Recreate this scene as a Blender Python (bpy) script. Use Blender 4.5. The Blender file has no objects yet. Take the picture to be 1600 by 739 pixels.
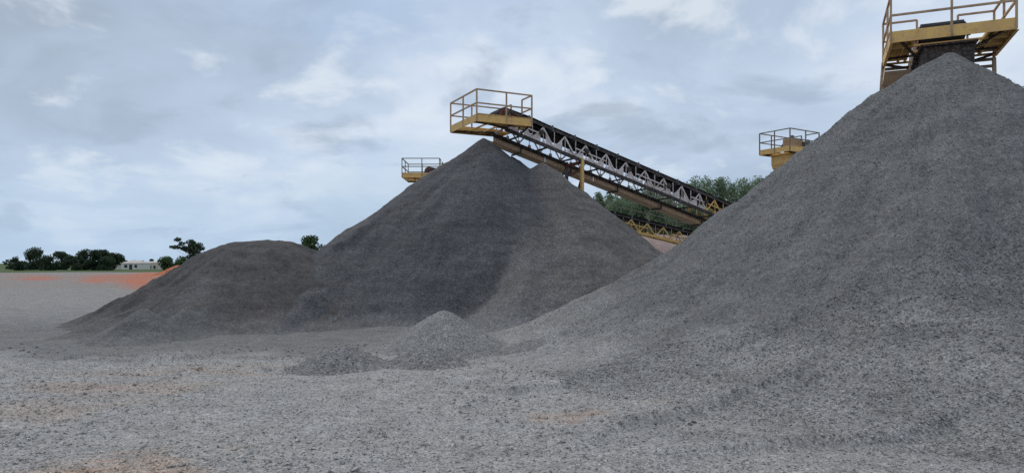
import bpy, math, random
import numpy as np
R = math.radians
F, CX, HY, H = 1100.0, 800.0, 410.0, 1.8      # focal length and horizon of the photograph (in its pixels), eye height
scene = bpy.context.scene
COL = scene.collection
rnd = random.Random(7)

def px(x, y, Y):
    return ((x-CX)/F*Y, Y, H-(y-HY)/F*Y)
def on_ground(x, y):
    Y = H*F/(y-HY)
    return ((x-CX)/F*Y, Y)

# ------------------------------------------------------------------ noise
_rs = np.random.RandomState(11)
_T = _rs.rand(512, 512)
def vnoise(x, y, seed=0):
    x = np.asarray(x, float)+seed*17.31; y = np.asarray(y, float)+seed*9.77
    xi = np.floor(x).astype(int); yi = np.floor(y).astype(int)
    fx = x-xi; fy = y-yi
    fx = fx*fx*fx*(fx*(fx*6-15)+10); fy = fy*fy*fy*(fy*(fy*6-15)+10)
    a = _T[xi % 512, yi % 512]; b = _T[(xi+1) % 512, yi % 512]
    c = _T[xi % 512, (yi+1) % 512]; d = _T[(xi+1) % 512, (yi+1) % 512]
    return (a*(1-fx)+b*fx)*(1-fy)+(c*(1-fx)+d*fx)*fy-0.5
def fbm(x, y, f, octv=4, seed=0, gain=0.5):
    r = 0; a = 1.0
    for i in range(octv):
        r = r+a*vnoise(x*f, y*f, seed+i*3); f *= 2.03; a *= gain
    return r
def sstep(a, b, x):
    t = np.clip((x-a)/(b-a), 0, 1); return t*t*(3-2*t)

# ------------------------------------------------------------------ materials
def newmat(name):
    m = bpy.data.materials.new(name); m.use_nodes = True
    nt = m.node_tree; b = nt.nodes['Principled BSDF']
    b.inputs['Specular IOR Level'].default_value = 0.25
    return m, nt, b
def N(nt, t, **kw):
    n = nt.nodes.new(t)
    for k, v in kw.items():
        if k in n.inputs: n.inputs[k].default_value = v
        else: setattr(n, k, v)
    return n
def mixc(nt, fac, a, b, blend='MIX'):
    n = nt.nodes.new('ShaderNodeMix'); n.data_type = 'RGBA'; n.blend_type = blend
    for sock, v in ((n.inputs[0], fac), (n.inputs[6], a), (n.inputs[7], b)):
        if hasattr(v, 'is_linked') or isinstance(v, bpy.types.NodeSocket): nt.links.new(v, sock)
        elif isinstance(v, (int, float)): sock.default_value = v
        else: sock.default_value = (*v, 1)
    return n.outputs[2]
def mapr(nt, v, a, b, c, d, smooth=False):
    n = nt.nodes.new('ShaderNodeMapRange')
    if smooth: n.interpolation_type = 'SMOOTHSTEP'
    nt.links.new(v, n.inputs[0])
    for i, q in enumerate((a, b, c, d)): n.inputs[i+1].default_value = q
    return n.outputs[0]
def ramp(nt, v, stops):
    n = nt.nodes.new('ShaderNodeValToRGB'); nt.links.new(v, n.inputs[0])
    e = n.color_ramp.elements
    while len(e) < len(stops): e.new(0.5)
    for q, (p, c) in zip(e, stops): q.position = p; q.color = (*c, 1)
    return n.outputs[0]

def gravel_mat(name, fresh, old, extra=None, stone=34.0, contrast=0.75, bump=0.012, patch=0.35, tint=(0.16, 0.10, 0.07), tintamt=0.25, bands=0.0):
    """crushed stone: 'fresh' and 'old' colours blended by the vertex attribute old; extra = (attribute, colour) list of other earths"""
    m, nt, b = newmat(name); L = nt.links.new
    tc = N(nt, 'ShaderNodeTexCoord'); co = tc.outputs['Object']
    at = N(nt, 'ShaderNodeAttribute', attribute_name='old')
    col = mixc(nt, at.outputs['Fac'], fresh, old)
    # broad soft patches and brownish dust
    n1 = N(nt, 'ShaderNodeTexNoise', Scale=0.55, Detail=6.0, Roughness=0.62); L(co, n1.inputs['Vector'])
    col = mixc(nt, mapr(nt, n1.outputs[0], 0.42, 0.72, 0.0, tintamt, True), col, tint)
    n2 = N(nt, 'ShaderNodeTexNoise', Scale=1.7, Detail=8.0, Roughness=0.68); L(co, n2.inputs['Vector'])
    v2 = mapr(nt, n2.outputs[0], 0.3, 0.7, 1-patch, 1+patch)
    if extra:
        for an, c in extra:
            a2 = N(nt, 'ShaderNodeAttribute', attribute_name=an)
            nn = N(nt, 'ShaderNodeTexNoise', Scale=2.6, Detail=6.0, Roughness=0.7); L(co, nn.inputs['Vector'])
            ad = N(nt, 'ShaderNodeMath', operation='MULTIPLY'); L(a2.outputs['Fac'], ad.inputs[0])
            L(mapr(nt, nn.outputs[0], 0.32, 0.5, 0.85, 1.0), ad.inputs[1])
            col = mixc(nt, ad.outputs[0], col, c)
    if bands:                                   # layers left by slides, lying along the slope
        bm = N(nt, 'ShaderNodeVectorMath', operation='MULTIPLY'); L(co, bm.inputs[0]); bm.inputs[1].default_value = (0.7, 0.7, 5.0)
        bn = N(nt, 'ShaderNodeTexNoise', Scale=0.9, Detail=7.0, Roughness=0.65, Distortion=0.6); L(bm.outputs[0], bn.inputs['Vector'])
        bc = N(nt, 'ShaderNodeCombineColor'); bv = mapr(nt, bn.outputs[0], 0.3, 0.7, 1-bands, 1+bands); [L(bv, bc.inputs[i]) for i in range(3)]
        col = mixc(nt, 1.0, col, bc.outputs[0], 'MULTIPLY')
    # stones: every cell has its own shade
    w = N(nt, 'ShaderNodeTexNoise', Scale=stone*0.9, Detail=2.0); L(co, w.inputs['Vector'])
    wv = N(nt, 'ShaderNodeVectorMath', operation='MULTIPLY_ADD'); L(w.outputs['Color'], wv.inputs[0])
    wv.inputs[1].default_value = (0.02, 0.02, 0.02); L(co, wv.inputs[2])
    vo = N(nt, 'ShaderNodeTexVoronoi', Scale=stone); L(wv.outputs[0], vo.inputs['Vector'])
    vb = N(nt, 'ShaderNodeTexVoronoi', Scale=stone*0.43); L(wv.outputs[0], vb.inputs['Vector'])
    s1 = N(nt, 'ShaderNodeSeparateColor'); L(vo.outputs['Color'], s1.inputs[0])
    s2 = N(nt, 'ShaderNodeSeparateColor'); L(vb.outputs['Color'], s2.inputs[0])
    c1 = mapr(nt, s1.outputs[0], 0, 1, 1-contrast, 1+contrast)
    c2 = mapr(nt, s2.outputs[1], 0, 1, 1-contrast*0.4, 1+contrast*0.4)
    n3 = N(nt, 'ShaderNodeTexNoise', Scale=9.0, Detail=5.0, Roughness=0.75); L(co, n3.inputs['Vector'])
    c3 = mapr(nt, n3.outputs[0], 0.3, 0.7, 0.78, 1.22)
    p = c1
    for q in (c2, v2, c3):
        mu = N(nt, 'ShaderNodeMath', operation='MULTIPLY'); L(p, mu.inputs[0]); L(q, mu.inputs[1]); p = mu.outputs[0]
    cm = N(nt, 'ShaderNodeCombineColor')
    for i in range(3): L(p, cm.inputs[i])
    col = mixc(nt, 1.0, col, cm.outputs[0], 'MULTIPLY')
    lu = N(nt, 'ShaderNodeAttribute', attribute_name='lum')
    la = N(nt, 'ShaderNodeMath', operation='ADD'); L(lu.outputs['Fac'], la.inputs[0]); la.inputs[1].default_value = 1.0
    lc = N(nt, 'ShaderNodeCombineColor'); [L(la.outputs[0], lc.inputs[i]) for i in range(3)]
    col = mixc(nt, 1.0, col, lc.outputs[0], 'MULTIPLY')
    L(col, b.inputs['Base Color']); b.inputs['Roughness'].default_value = 0.95
    b.inputs['Specular IOR Level'].default_value = 0.12
    # relief of stones
    h = N(nt, 'ShaderNodeMath', operation='MULTIPLY_ADD'); L(vo.outputs['Distance'], h.inputs[0]); h.inputs[1].default_value = -0.8
    L(n3.outputs[0], h.inputs[2])
    h2 = N(nt, 'ShaderNodeMath', operation='MULTIPLY_ADD'); L(vb.outputs['Distance'], h2.inputs[0]); h2.inputs[1].default_value = -1.0
    L(h.outputs[0], h2.inputs[2])
    bp = N(nt, 'ShaderNodeBump', Strength=0.9, Distance=bump); L(h2.outputs[0], bp.inputs['Height'])
    L(bp.outputs[0], b.inputs['Normal'])
    return m

def paint_mat(name, c, worn, rust=(0.10, 0.045, 0.02), amt=0.45, rough=0.6, metal=0.0, sc=5.0, dust=0.25):
    m, nt, b = newmat(name); L = nt.links.new
    tc = N(nt, 'ShaderNodeTexCoord'); co = tc.outputs['Object']
    n1 = N(nt, 'ShaderNodeTexNoise', Scale=sc, Detail=8.0, Roughness=0.7); L(co, n1.inputs['Vector'])
    n2 = N(nt, 'ShaderNodeTexNoise', Scale=sc*0.35, Detail=6.0, Roughness=0.65); L(co, n2.inputs['Vector'])
    col = mixc(nt, mapr(nt, n2.outputs[0], 0.4, 0.65, 0, 1, True), c, worn)
    col = mixc(nt, mapr(nt, n1.outputs[0], 0.52, 0.66, 0, amt, True), col, rust)
    n3 = N(nt, 'ShaderNodeTexNoise', Scale=sc*2.6, Detail=4.0); L(co, n3.inputs['Vector'])
    col = mixc(nt, mapr(nt, n3.outputs[0], 0.45, 0.7, 0, dust, True), col, (0.42, 0.38, 0.35))
    L(col, b.inputs['Base Color']); b.inputs['Roughness'].default_value = rough; b.inputs['Metallic'].default_value = metal
    bp = N(nt, 'ShaderNodeBump', Strength=0.3, Distance=0.004); L(n1.outputs[0], bp.inputs['Height']); L(bp.outputs[0], b.inputs['Normal'])
    return m
def leaf_mat(name, a, bcol):
    m, nt, b = newmat(name); L = nt.links.new
    at = N(nt, 'ShaderNodeAttribute', attribute_name='shade')
    L(mixc(nt, at.outputs['Fac'], a, bcol), b.inputs['Base Color'])
    b.inputs['Roughness'].default_value = 0.7
    tr = N(nt, 'ShaderNodeBsdfTranslucent'); L(mixc(nt, at.outputs['Fac'], a, bcol), tr.inputs[0])
    mx = N(nt, 'ShaderNodeMixShader', Fac=0.42); L(b.outputs[0], mx.inputs[1]); L(tr.outputs[0], mx.inputs[2])
    L(mx.outputs[0], nt.nodes['Material Output'].inputs[0])
    return m

M = {}
M['ground'] = gravel_mat('ground gravel', (0.300, 0.286, 0.270), (0.200, 0.192, 0.184),
    extra=[('tan', (0.36, 0.25, 0.18)), ('red', (0.50, 0.135, 0.06)), ('grass', (0.075, 0.105, 0.035)), ('soil', (0.26, 0.195, 0.155)), ('fines', (0.135, 0.130, 0.124))],
    stone=66, contrast=0.38, bump=0.006, patch=0.17, tint=(0.31, 0.28, 0.245), tintamt=0.35)
M['dark'] = gravel_mat('fine dark stone', (0.090, 0.088, 0.089), (0.130, 0.118, 0.110), extra=[('pale', (0.165, 0.16, 0.157))], stone=42, contrast=0.4, bump=0.007, patch=0.13, tint=(0.095, 0.089, 0.084), tintamt=0.35, bands=0.2)
M['brown'] = gravel_mat('stone dust brown', (0.086, 0.081, 0.079), (0.112, 0.111, 0.107), extra=[('pale', (0.22, 0.21, 0.20))], stone=50, contrast=0.3, bump=0.006, patch=0.12, tint=(0.105, 0.082, 0.071), tintamt=0.5, bands=0.15)
M['coarse'] = gravel_mat('coarse grey stone', (0.145, 0.141, 0.137), (0.262, 0.250, 0.237), stone=58, contrast=0.40, bump=0.006, patch=0.14, tint=(0.145, 0.140, 0.128), tintamt=0.35, bands=0.1)
M['heap'] = gravel_mat('heap grey stone', (0.22, 0.211, 0.202), (0.28, 0.268, 0.253), stone=55, contrast=0.45, bump=0.008, patch=0.10, tint=(0.2, 0.19, 0.18), tintamt=0.3)
M['heapd'] = gravel_mat('heap darker stone', (0.188, 0.18, 0.173), (0.28, 0.268, 0.253), stone=48, contrast=0.5, bump=0.009, patch=0.12, tint=(0.17, 0.16, 0.15), tintamt=0.3)
M['redmound'] = gravel_mat('orange earth', (0.42, 0.15, 0.07), (0.42, 0.13, 0.06), stone=8, contrast=0.3, bump=0.03)
M['yellow'] = paint_mat('yellow paint', (0.80, 0.50, 0.16), (0.68, 0.41, 0.15), amt=0.35)
M['yellowrail'] = paint_mat('rail paint', (0.52, 0.34, 0.19), (0.40, 0.26, 0.16), amt=0.4)
M['railgrey'] = paint_mat('grey rail paint', (0.20, 0.18, 0.15), (0.26, 0.2, 0.12), amt=0.4)
M['dusty'] = paint_mat('dusty steel', (0.74, 0.66, 0.63), (0.60, 0.50, 0.46), amt=0.45, sc=7, dust=0.1)
M['darksteel'] = paint_mat('dark steel', (0.035, 0.03, 0.03), (0.055, 0.04, 0.035), amt=0.5, dust=0.2)
M['greysteel_legshade'] = paint_mat('grey steel and leg shade', (0.13, 0.14, 0.15), (0.10, 0.10, 0.10), amt=0.3)
M['pan'] = paint_mat('tan sheet', (0.74, 0.53, 0.34), (0.62, 0.42, 0.27), amt=0.25, sc=2.5)
M['rubber'] = paint_mat('black rubber', (0.016, 0.016, 0.018), (0.028, 0.027, 0.027), rust=(0.05, 0.045, 0.04), amt=0.4, rough=0.8, dust=0.04)
M['rustred'] = paint_mat('rusty red', (0.20, 0.055, 0.035), (0.13, 0.05, 0.035), amt=0.5)
M['motor'] = paint_mat('motor green grey', (0.10, 0.16, 0.17), (0.09, 0.12, 0.13), amt=0.2)
M['box'] = paint_mat('tan guard paint', (0.47, 0.29, 0.16), (0.40, 0.26, 0.16), amt=0.3)
M['bark'] = paint_mat('bark', (0.11, 0.085, 0.06), (0.16, 0.13, 0.10), rust=(0.05, 0.04, 0.03), dust=0.1)
M['palebark'] = paint_mat('pale bark', (0.36, 0.33, 0.28), (0.28, 0.25, 0.2), rust=(0.15, 0.12, 0.09), dust=0.1)
M['leafA'] = leaf_mat('leaf mid green', (0.04, 0.075, 0.028), (0.075, 0.125, 0.045))
M['leafB'] = leaf_mat('leaf dark green', (0.034, 0.056, 0.032), (0.065, 0.095, 0.05))
M['leafC'] = leaf_mat('leaf soft green', (0.145, 0.205, 0.12), (0.23, 0.30, 0.175))
M['white'] = paint_mat('white wall', (0.72, 0.70, 0.66), (0.62, 0.58, 0.52), rust=(0.4, 0.33, 0.26), amt=0.3, dust=0.1)
M['cream'] = paint_mat('cream wall', (0.62, 0.54, 0.46), (0.55, 0.47, 0.39), rust=(0.38, 0.29, 0.22), amt=0.3, dust=0.1)
M['tile'] = paint_mat('pale roof', (0.50, 0.44, 0.38), (0.42, 0.36, 0.31), amt=0.3)
M['glass'] = paint_mat('dark opening', (0.03, 0.035, 0.04), (0.04, 0.045, 0.05), rust=(0.03, 0.03, 0.03), rough=0.2, dust=0.0)

# ------------------------------------------------------------------ mesh builder
class MB:
    def __init__(s): s.v = []; s.f = []
    def quadbox(s, c):           # eight corners, bottom ring then top ring
        b = len(s.v); s.v += [tuple(p) for p in c]
        s.f += [(b, b+3, b+2, b+1), (b+4, b+5, b+6, b+7), (b, b+1, b+5, b+4), (b+1, b+2, b+6, b+5), (b+2, b+3, b+7, b+6), (b+3, b, b+4, b+7)]
    def box(s, a, c):
        x0, y0, z0 = a; x1, y1, z1 = c
        s.quadbox([(x0, y0, z0), (x1, y0, z0), (x1, y1, z0), (x0, y1, z0), (x0, y0, z1), (x1, y0, z1), (x1, y1, z1), (x0, y1, z1)])
    def bar(s, p, q, w, h=None, up=(0, 0, 1)):
        h = h or w
        p = np.array(p, float); q = np.array(q, float); d = q-p; d /= np.linalg.norm(d)
        u = np.array(up, float)
        if abs(np.dot(d, u)) > 0.95: u = np.array((0, 1.0, 0))
        a = np.cross(d, u); a /= np.linalg.norm(a); b = np.cross(a, d)
        c = []
        for e in (p, q):
            c += [e-a*w/2-b*h/2, e+a*w/2-b*h/2, e+a*w/2+b*h/2, e-a*w/2+b*h/2]
        s.quadbox(c)
    def cyl(s, p, q, r0, r1=None, n=12, cap=True):
        r1 = r0 if r1 is None else r1
        p = np.array(p, float); q = np.array(q, float); d = q-p; d /= np.linalg.norm(d)
        u = np.array((0, 0, 1.0)) if abs(d[2]) < 0.9 else np.array((1.0, 0, 0))
        a = np.cross(d, u); a /= np.linalg.norm(a); b = np.cross(a, d)
        k = len(s.v)
        for e, r in ((p, r0), (q, r1)):
            for i in range(n):
                t = 2*math.pi*i/n; s.v.append(tuple(e+a*r*math.cos(t)+b*r*math.sin(t)))
        for i in range(n):
            j = (i+1) % n; s.f.append((k+i, k+j, k+n+j, k+n+i))
        if cap: s.f.append(tuple(k+i for i in range(n-1, -1, -1))); s.f.append(tuple(k+n+i for i in range(n)))
    def strip(s, prof, y0, y1):  # closed x-z outline extruded along y
        n = len(prof); k = len(s.v)
        for y in (y0, y1): s.v += [(x, y, z) for x, z in prof]
        for i in range(n):
            j = (i+1) % n; s.f.append((k+i, k+j, k+n+j, k+n+i))
        s.f.append(tuple(k+i for i in range(n-1, -1, -1))); s.f.append(tuple(k+n+i for i in range(n)))
    def build(s, name, mat, parent=None, bevel=0.0, smooth=False):
        me = bpy.data.meshes.new(name); me.from_pydata(s.v, [], s.f); me.materials.append(M[mat] if isinstance(mat, str) else mat)
        o = bpy.data.objects.new(name, me); COL.objects.link(o)
        if parent: o.parent = parent
        if smooth:
            for p in me.polygons: p.use_smooth = True
        if bevel:
            b = o.modifiers.new('bevel', 'BEVEL'); b.width = bevel; b.segments = 2; b.limit_method = 'ANGLE'
        return o

def tag(o, label=None, cat=None, group=None, kind=None):
    if label: o['label'] = label
    if cat: o['category'] = cat
    if group: o['group'] = group
    if kind: o['kind'] = kind
    return o
def empty(name, loc, rz=0):
    o = bpy.data.objects.new(name, None); COL.objects.link(o)
    o.location = loc; o.rotation_euler = (0, 0, rz); o.empty_display_size = 0.3
    return o

# ------------------------------------------------------------------ the lie of the land
BERMS = [  # thin lips of spilled gravel, as points of the photograph lying on the ground: (points, height, length behind)
    ([(700, 642), (780, 622), (900, 606), (990, 598)], 0.10, 1.2),
    ([(900, 700), (990, 676), (1090, 655), (1200, 634), (1330, 600)], 0.12, 1.5),
    ([(1000, 722), (1120, 712), (1300, 702), (1480, 688), (1620, 676)], 0.12, 1.2),
    ([(560, 690), (640, 665), (700, 642)], 0.06, 1.2),
    ([(100, 561), (160, 557), (215, 558), (290, 558), (345, 549), (420, 541)], 0.10, 1.0),
    ([(390, 578), (420, 576), (470, 571)], 0.07, 0.8),
    ([(120, 590), (200, 583), (300, 585), (380, 580)], 0.05, 1.2),
    ([(300, 523), (370, 521), (430, 518)], 0.08, 0.8),
    ([(860, 552), (960, 545), (1060, 548)], 0.05, 0.8),
    ([(1060, 610), (1160, 606), (1250, 588), (1330, 566)], 0.10, 0.8),
]
BERMW = [([on_ground(*p) for p in pts], h, l) for pts, h, l in BERMS]
def gz(x, y):
    x = np.asarray(x, float); y = np.asarray(y, float)
    near = 1-sstep(25, 70, y)
    z = fbm(x, y, 0.16, 3, 2)*0.14*near+fbm(x, y, 0.9, 4, 5)*0.05*near
    z = z*sstep(1.0, 5.0, np.hypot(x, y))
    for pts, h, l in BERMW:
        for k in range(len(pts)-1):
            (x0, y0), (x1, y1) = pts[k], pts[k+1]
            dx, dy = x1-x0, y1-y0; L2 = dx*dx+dy*dy; L1 = math.sqrt(L2)
            t = ((x-x0)*dx+(y-y0)*dy)/L2
            wob = fbm(x, y, 1.1, 3, 31+k)*0.22
            s = ((y-y0)*dx-(x-x0)*dy)/L1*(1 if dx > 0 else -1)+wob
            u = (k+t)/(len(pts)-1)
            w = ((t >= 0) & (t < 1))*np.clip(np.sin(np.pi*np.clip(u, 0, 1)), 0, 1)**0.6
            z = z+h*w*sstep(-0.10, 0.06, s)*np.exp(-np.clip(s, 0, 9)/l)
    # the raised yard behind the conveyors, and the land falling away far left
    bank = sstep(0, 5, (x-6.0)+0.35*(y-52)+fbm(x, y, 0.12, 3, 9)*3)*sstep(46.5, 56, y+fbm(x, y, 0.2, 3, 12)*3)
    z = z+bank*(4.0+0.02*np.clip(y-56, 0, 60))
    z = z-0.03*np.clip(y-185, 0, 60)*(1-bank)
    return z
def gz1(x, y): return float(gz(np.array([x]), np.array([y]))[0])

def stones(n, xy_fn, z_fn, smin, smax, seed):
    """angular loose stones sunk in a surface: returns verts and faces"""
    rs = np.random.RandomState(seed)
    P = xy_fn(rs, n); n = len(P); Z = z_fn(P[:, 0], P[:, 1])
    base = np.array([(1, 0, 0), (0, 1, 0), (-1, 0, 0), (0, -1, 0), (0, 0, 1), (0, 0, -1.0)])
    S = (smin+(smax-smin)*rs.rand(n)**2.2)[:, None, None]
    V = base[None]*(0.6+0.6*rs.rand(n, 6, 1))+0.25*(rs.rand(n, 6, 3)-0.5)
    a = rs.rand(n)*6.283; b = (rs.rand(n)-0.5)*1.6
    ca, sa, cb, sb = np.cos(a)[:, None], np.sin(a)[:, None], np.cos(b)[:, None], np.sin(b)[:, None]
    x, y, z = V[..., 0], V[..., 1], V[..., 2]*0.75
    x, z = x*cb-z*sb, x*sb+z*cb
    x, y = x*ca-y*sa, x*sa+y*ca
    V = np.stack([x, y, z], -1)*S
    V[..., 0] += P[:, 0, None]; V[..., 1] += P[:, 1, None]; V[..., 2] += Z[:, None]+S[:, :, 0]*0.15
    tri = np.array([(0, 1, 4), (1, 2, 4), (2, 3, 4), (3, 0, 4), (1, 0, 5), (2, 1, 5), (3, 2, 5), (0, 3, 5)])
    Fc = (tri[None]+np.arange(n)[:, None, None]*6).reshape(-1, 3)
    return V.reshape(-1, 3), Fc

def big_mesh(name, V, quads, mat, attrs, tris=None, tv=None, tattr=None):
    nv = len(V)
    attrs['lum'] = np.zeros(nv)
    if tv is not None:
        tattr = dict(tattr or {}); tattr['lum'] = np.repeat((np.random.RandomState(5).rand(len(tv)//6)-0.26)*0.85, 6)
    if tris is not None:
        V = np.vstack([V, tv]); tris = tris+nv
        for k in attrs:
            attrs[k] = np.concatenate([attrs[k], tattr[k] if tattr and k in tattr else np.zeros(len(tv))])
    me = bpy.data.meshes.new(name)
    nq = len(quads); ntri = 0 if tris is None else len(tris)
    me.vertices.add(len(V)); me.vertices.foreach_set('co', V.astype(np.float32).ravel())
    loops = quads.ravel() if ntri == 0 else np.concatenate([quads.ravel(), tris.ravel()])
    me.loops.add(len(loops)); me.loops.foreach_set('vertex_index', loops.astype(np.int32))
    me.polygons.add(nq+ntri)
    st = np.concatenate([np.arange(nq)*4, nq*4+np.arange(ntri)*3])
    me.polygons.foreach_set('loop_start', st.astype(np.int32))
    sm = np.concatenate([np.ones(nq, bool), np.zeros(ntri, bool)])
    me.update(calc_edges=True); me.polygons.foreach_set('use_smooth', sm)
    for k, a in attrs.items():
        at = me.attributes.new(k, 'FLOAT', 'POINT'); at.data.foreach_set('value', a.astype(np.float32))
    me.materials.append(M[mat]); me.validate()
    o = bpy.data.objects.new(name, me); COL.objects.link(o)
    return o

# ground: one sheet, fine near the viewer, out to the horizon
def spread(lo, hi, fine, step, grow, far):
    c = list(np.arange(lo, hi, step)); s = step; r = hi
    while r < far: c.append(r); s *= grow; r += s
    return c
ys = spread(1.2, 21, None, 0.075, 1.035, 2500); ys = [-300, -80, -25, -8, -2, 0, 0.7]+ys
xr = spread(0, 9, None, 0.085, 1.04, 1800)
xs = [-a for a in xr[:0:-1]]+xr
X, Y = np.meshgrid(np.array(xs), np.array(ys))
Z = gz(X, Y)
V = np.stack([X, Y, Z], -1).reshape(-1, 3)
ny, nx = X.shape
idx = np.arange(ny*nx).reshape(ny, nx)
Q = np.stack([idx[:-1, :-1], idx[:-1, 1:], idx[1:, 1:], idx[1:, :-1]], -1).reshape(-1, 4)
def blob(x, y, cx, cy, rx, ry, seed, soft=0.5):
    d = np.hypot((x-cx)/rx, (y-cy)/ry)+fbm(x/rx, y/ry, 1.6, 4, seed)*0.9
    return 1-sstep(1-soft, 1, d)
def ground_attrs(x, y):
    a = {}
    tan = np.zeros_like(x)
    for (u, v, rx, ry, s, k) in ((215, 722, 1.0, 0.75, 3, 0.75), (150, 735, 1.1, 0.5, 4, 0.9), (880, 658, 0.65, 0.55, 5, 0.5), (180, 598, 1.6, 0.8, 6, 0.4),
                                 (290, 581, 1.8, 0.4, 7, 0.4), (60, 640, 1.4, 1.0, 8, 0.3), (1050, 640, 0.6, 0.5, 9, 0.2), (330, 570, 2.4, 0.6, 10, 0.2)):
        cx, cy = on_ground(u, v); tan = np.maximum(tan, k*blob(x, y, cx, cy, rx, ry, s, 0.8))
    a['tan'] = tan
    red = np.zeros_like(x); xa = x*79/np.maximum(y, 20)      # the strips run away from the viewer
    for (u, v, rx, ry, s) in ((234, 432, 3.4, 38, 14), (152, 434, 2.2, 24, 15), (60, 433, 3.0, 18, 16), (238, 444, 2.4, 14, 18)):
        cx, cy = on_ground(u, v); cx = cx*79/cy; red = np.maximum(red, blob(xa, y, cx, cy, rx, ry, s, 0.35))
    red = np.maximum(red, 0.2*sstep(44, 48, y)*sstep(1, 5, x)*(1-sstep(120, 140, y)))
    a['red'] = red
    a['soil'] = np.clip(sstep(24, 60, y)*(0.35+0.5*fbm(x/3, y, 0.06, 4, 21))*(1-sstep(0, 4, x)), 0, 1)*(x < 2)
    a['fines'] = np.clip(sstep(12.6, 14.6, y+fbm(x, y, 0.45, 4, 28)*2.2)*(1-sstep(19, 24, y))*(1-sstep(-4.5, -1.0, x+fbm(x, y, 0.5, 3, 29)*2))*0.6, 0, 1)
    a['grass'] = np.clip(sstep(122, 142, y+fbm(x, y, 0.05, 3, 22)*40), 0, 1)
    a['old'] = np.clip(0.45*sstep(-1.0, 5.0, x+0.35*(y-8)+fbm(x, y, 0.5, 3, 25)*2)*(y < 14)+0.8*blob(x, y, 1.7, 7.0, 2.6, 0.7, 26, 0.9)*0.5
                       +0.8*sstep(13.0, 15.0, y+fbm(x, y, 0.4, 3, 27)*1.5)*(1-0.45*sstep(22, 34, y)), 0, 1)
    a['soil'] = a['soil']*(1-a['grass'])
    return a
def ground_scatter(rs, n):
    t = rs.rand(n); y = 3.6+10.5*t**1.25; x = (rs.rand(n)*2-1)*(y*0.76+0.5)
    return np.stack([x, y], -1)
sv, sf = stones(60000, ground_scatter, gz, 0.006, 0.020, 3)
def ground_loose(rs, n):
    y = 5+11*rs.rand(n); x = (rs.rand(n)*2-1)*(y*0.76); k = fbm(x, y, 0.35, 3, 61) > 0.0
    return np.stack([x, y], -1)[k]
lv, lf = stones(3200, ground_loose, gz, 0.018, 0.05, 8)
sf = np.vstack([sf, lf+len(sv)]); sv = np.vstack([sv, lv])
ground = big_mesh('ground', V, Q, 'ground', ground_attrs(V[:, 0], V[:, 1]), sf, sv, ground_attrs(sv[:, 0], sv[:, 1]))
tag(ground, 'pale grey gravel yard with tan and orange earth patches running to the horizon', kind='structure')

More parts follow.
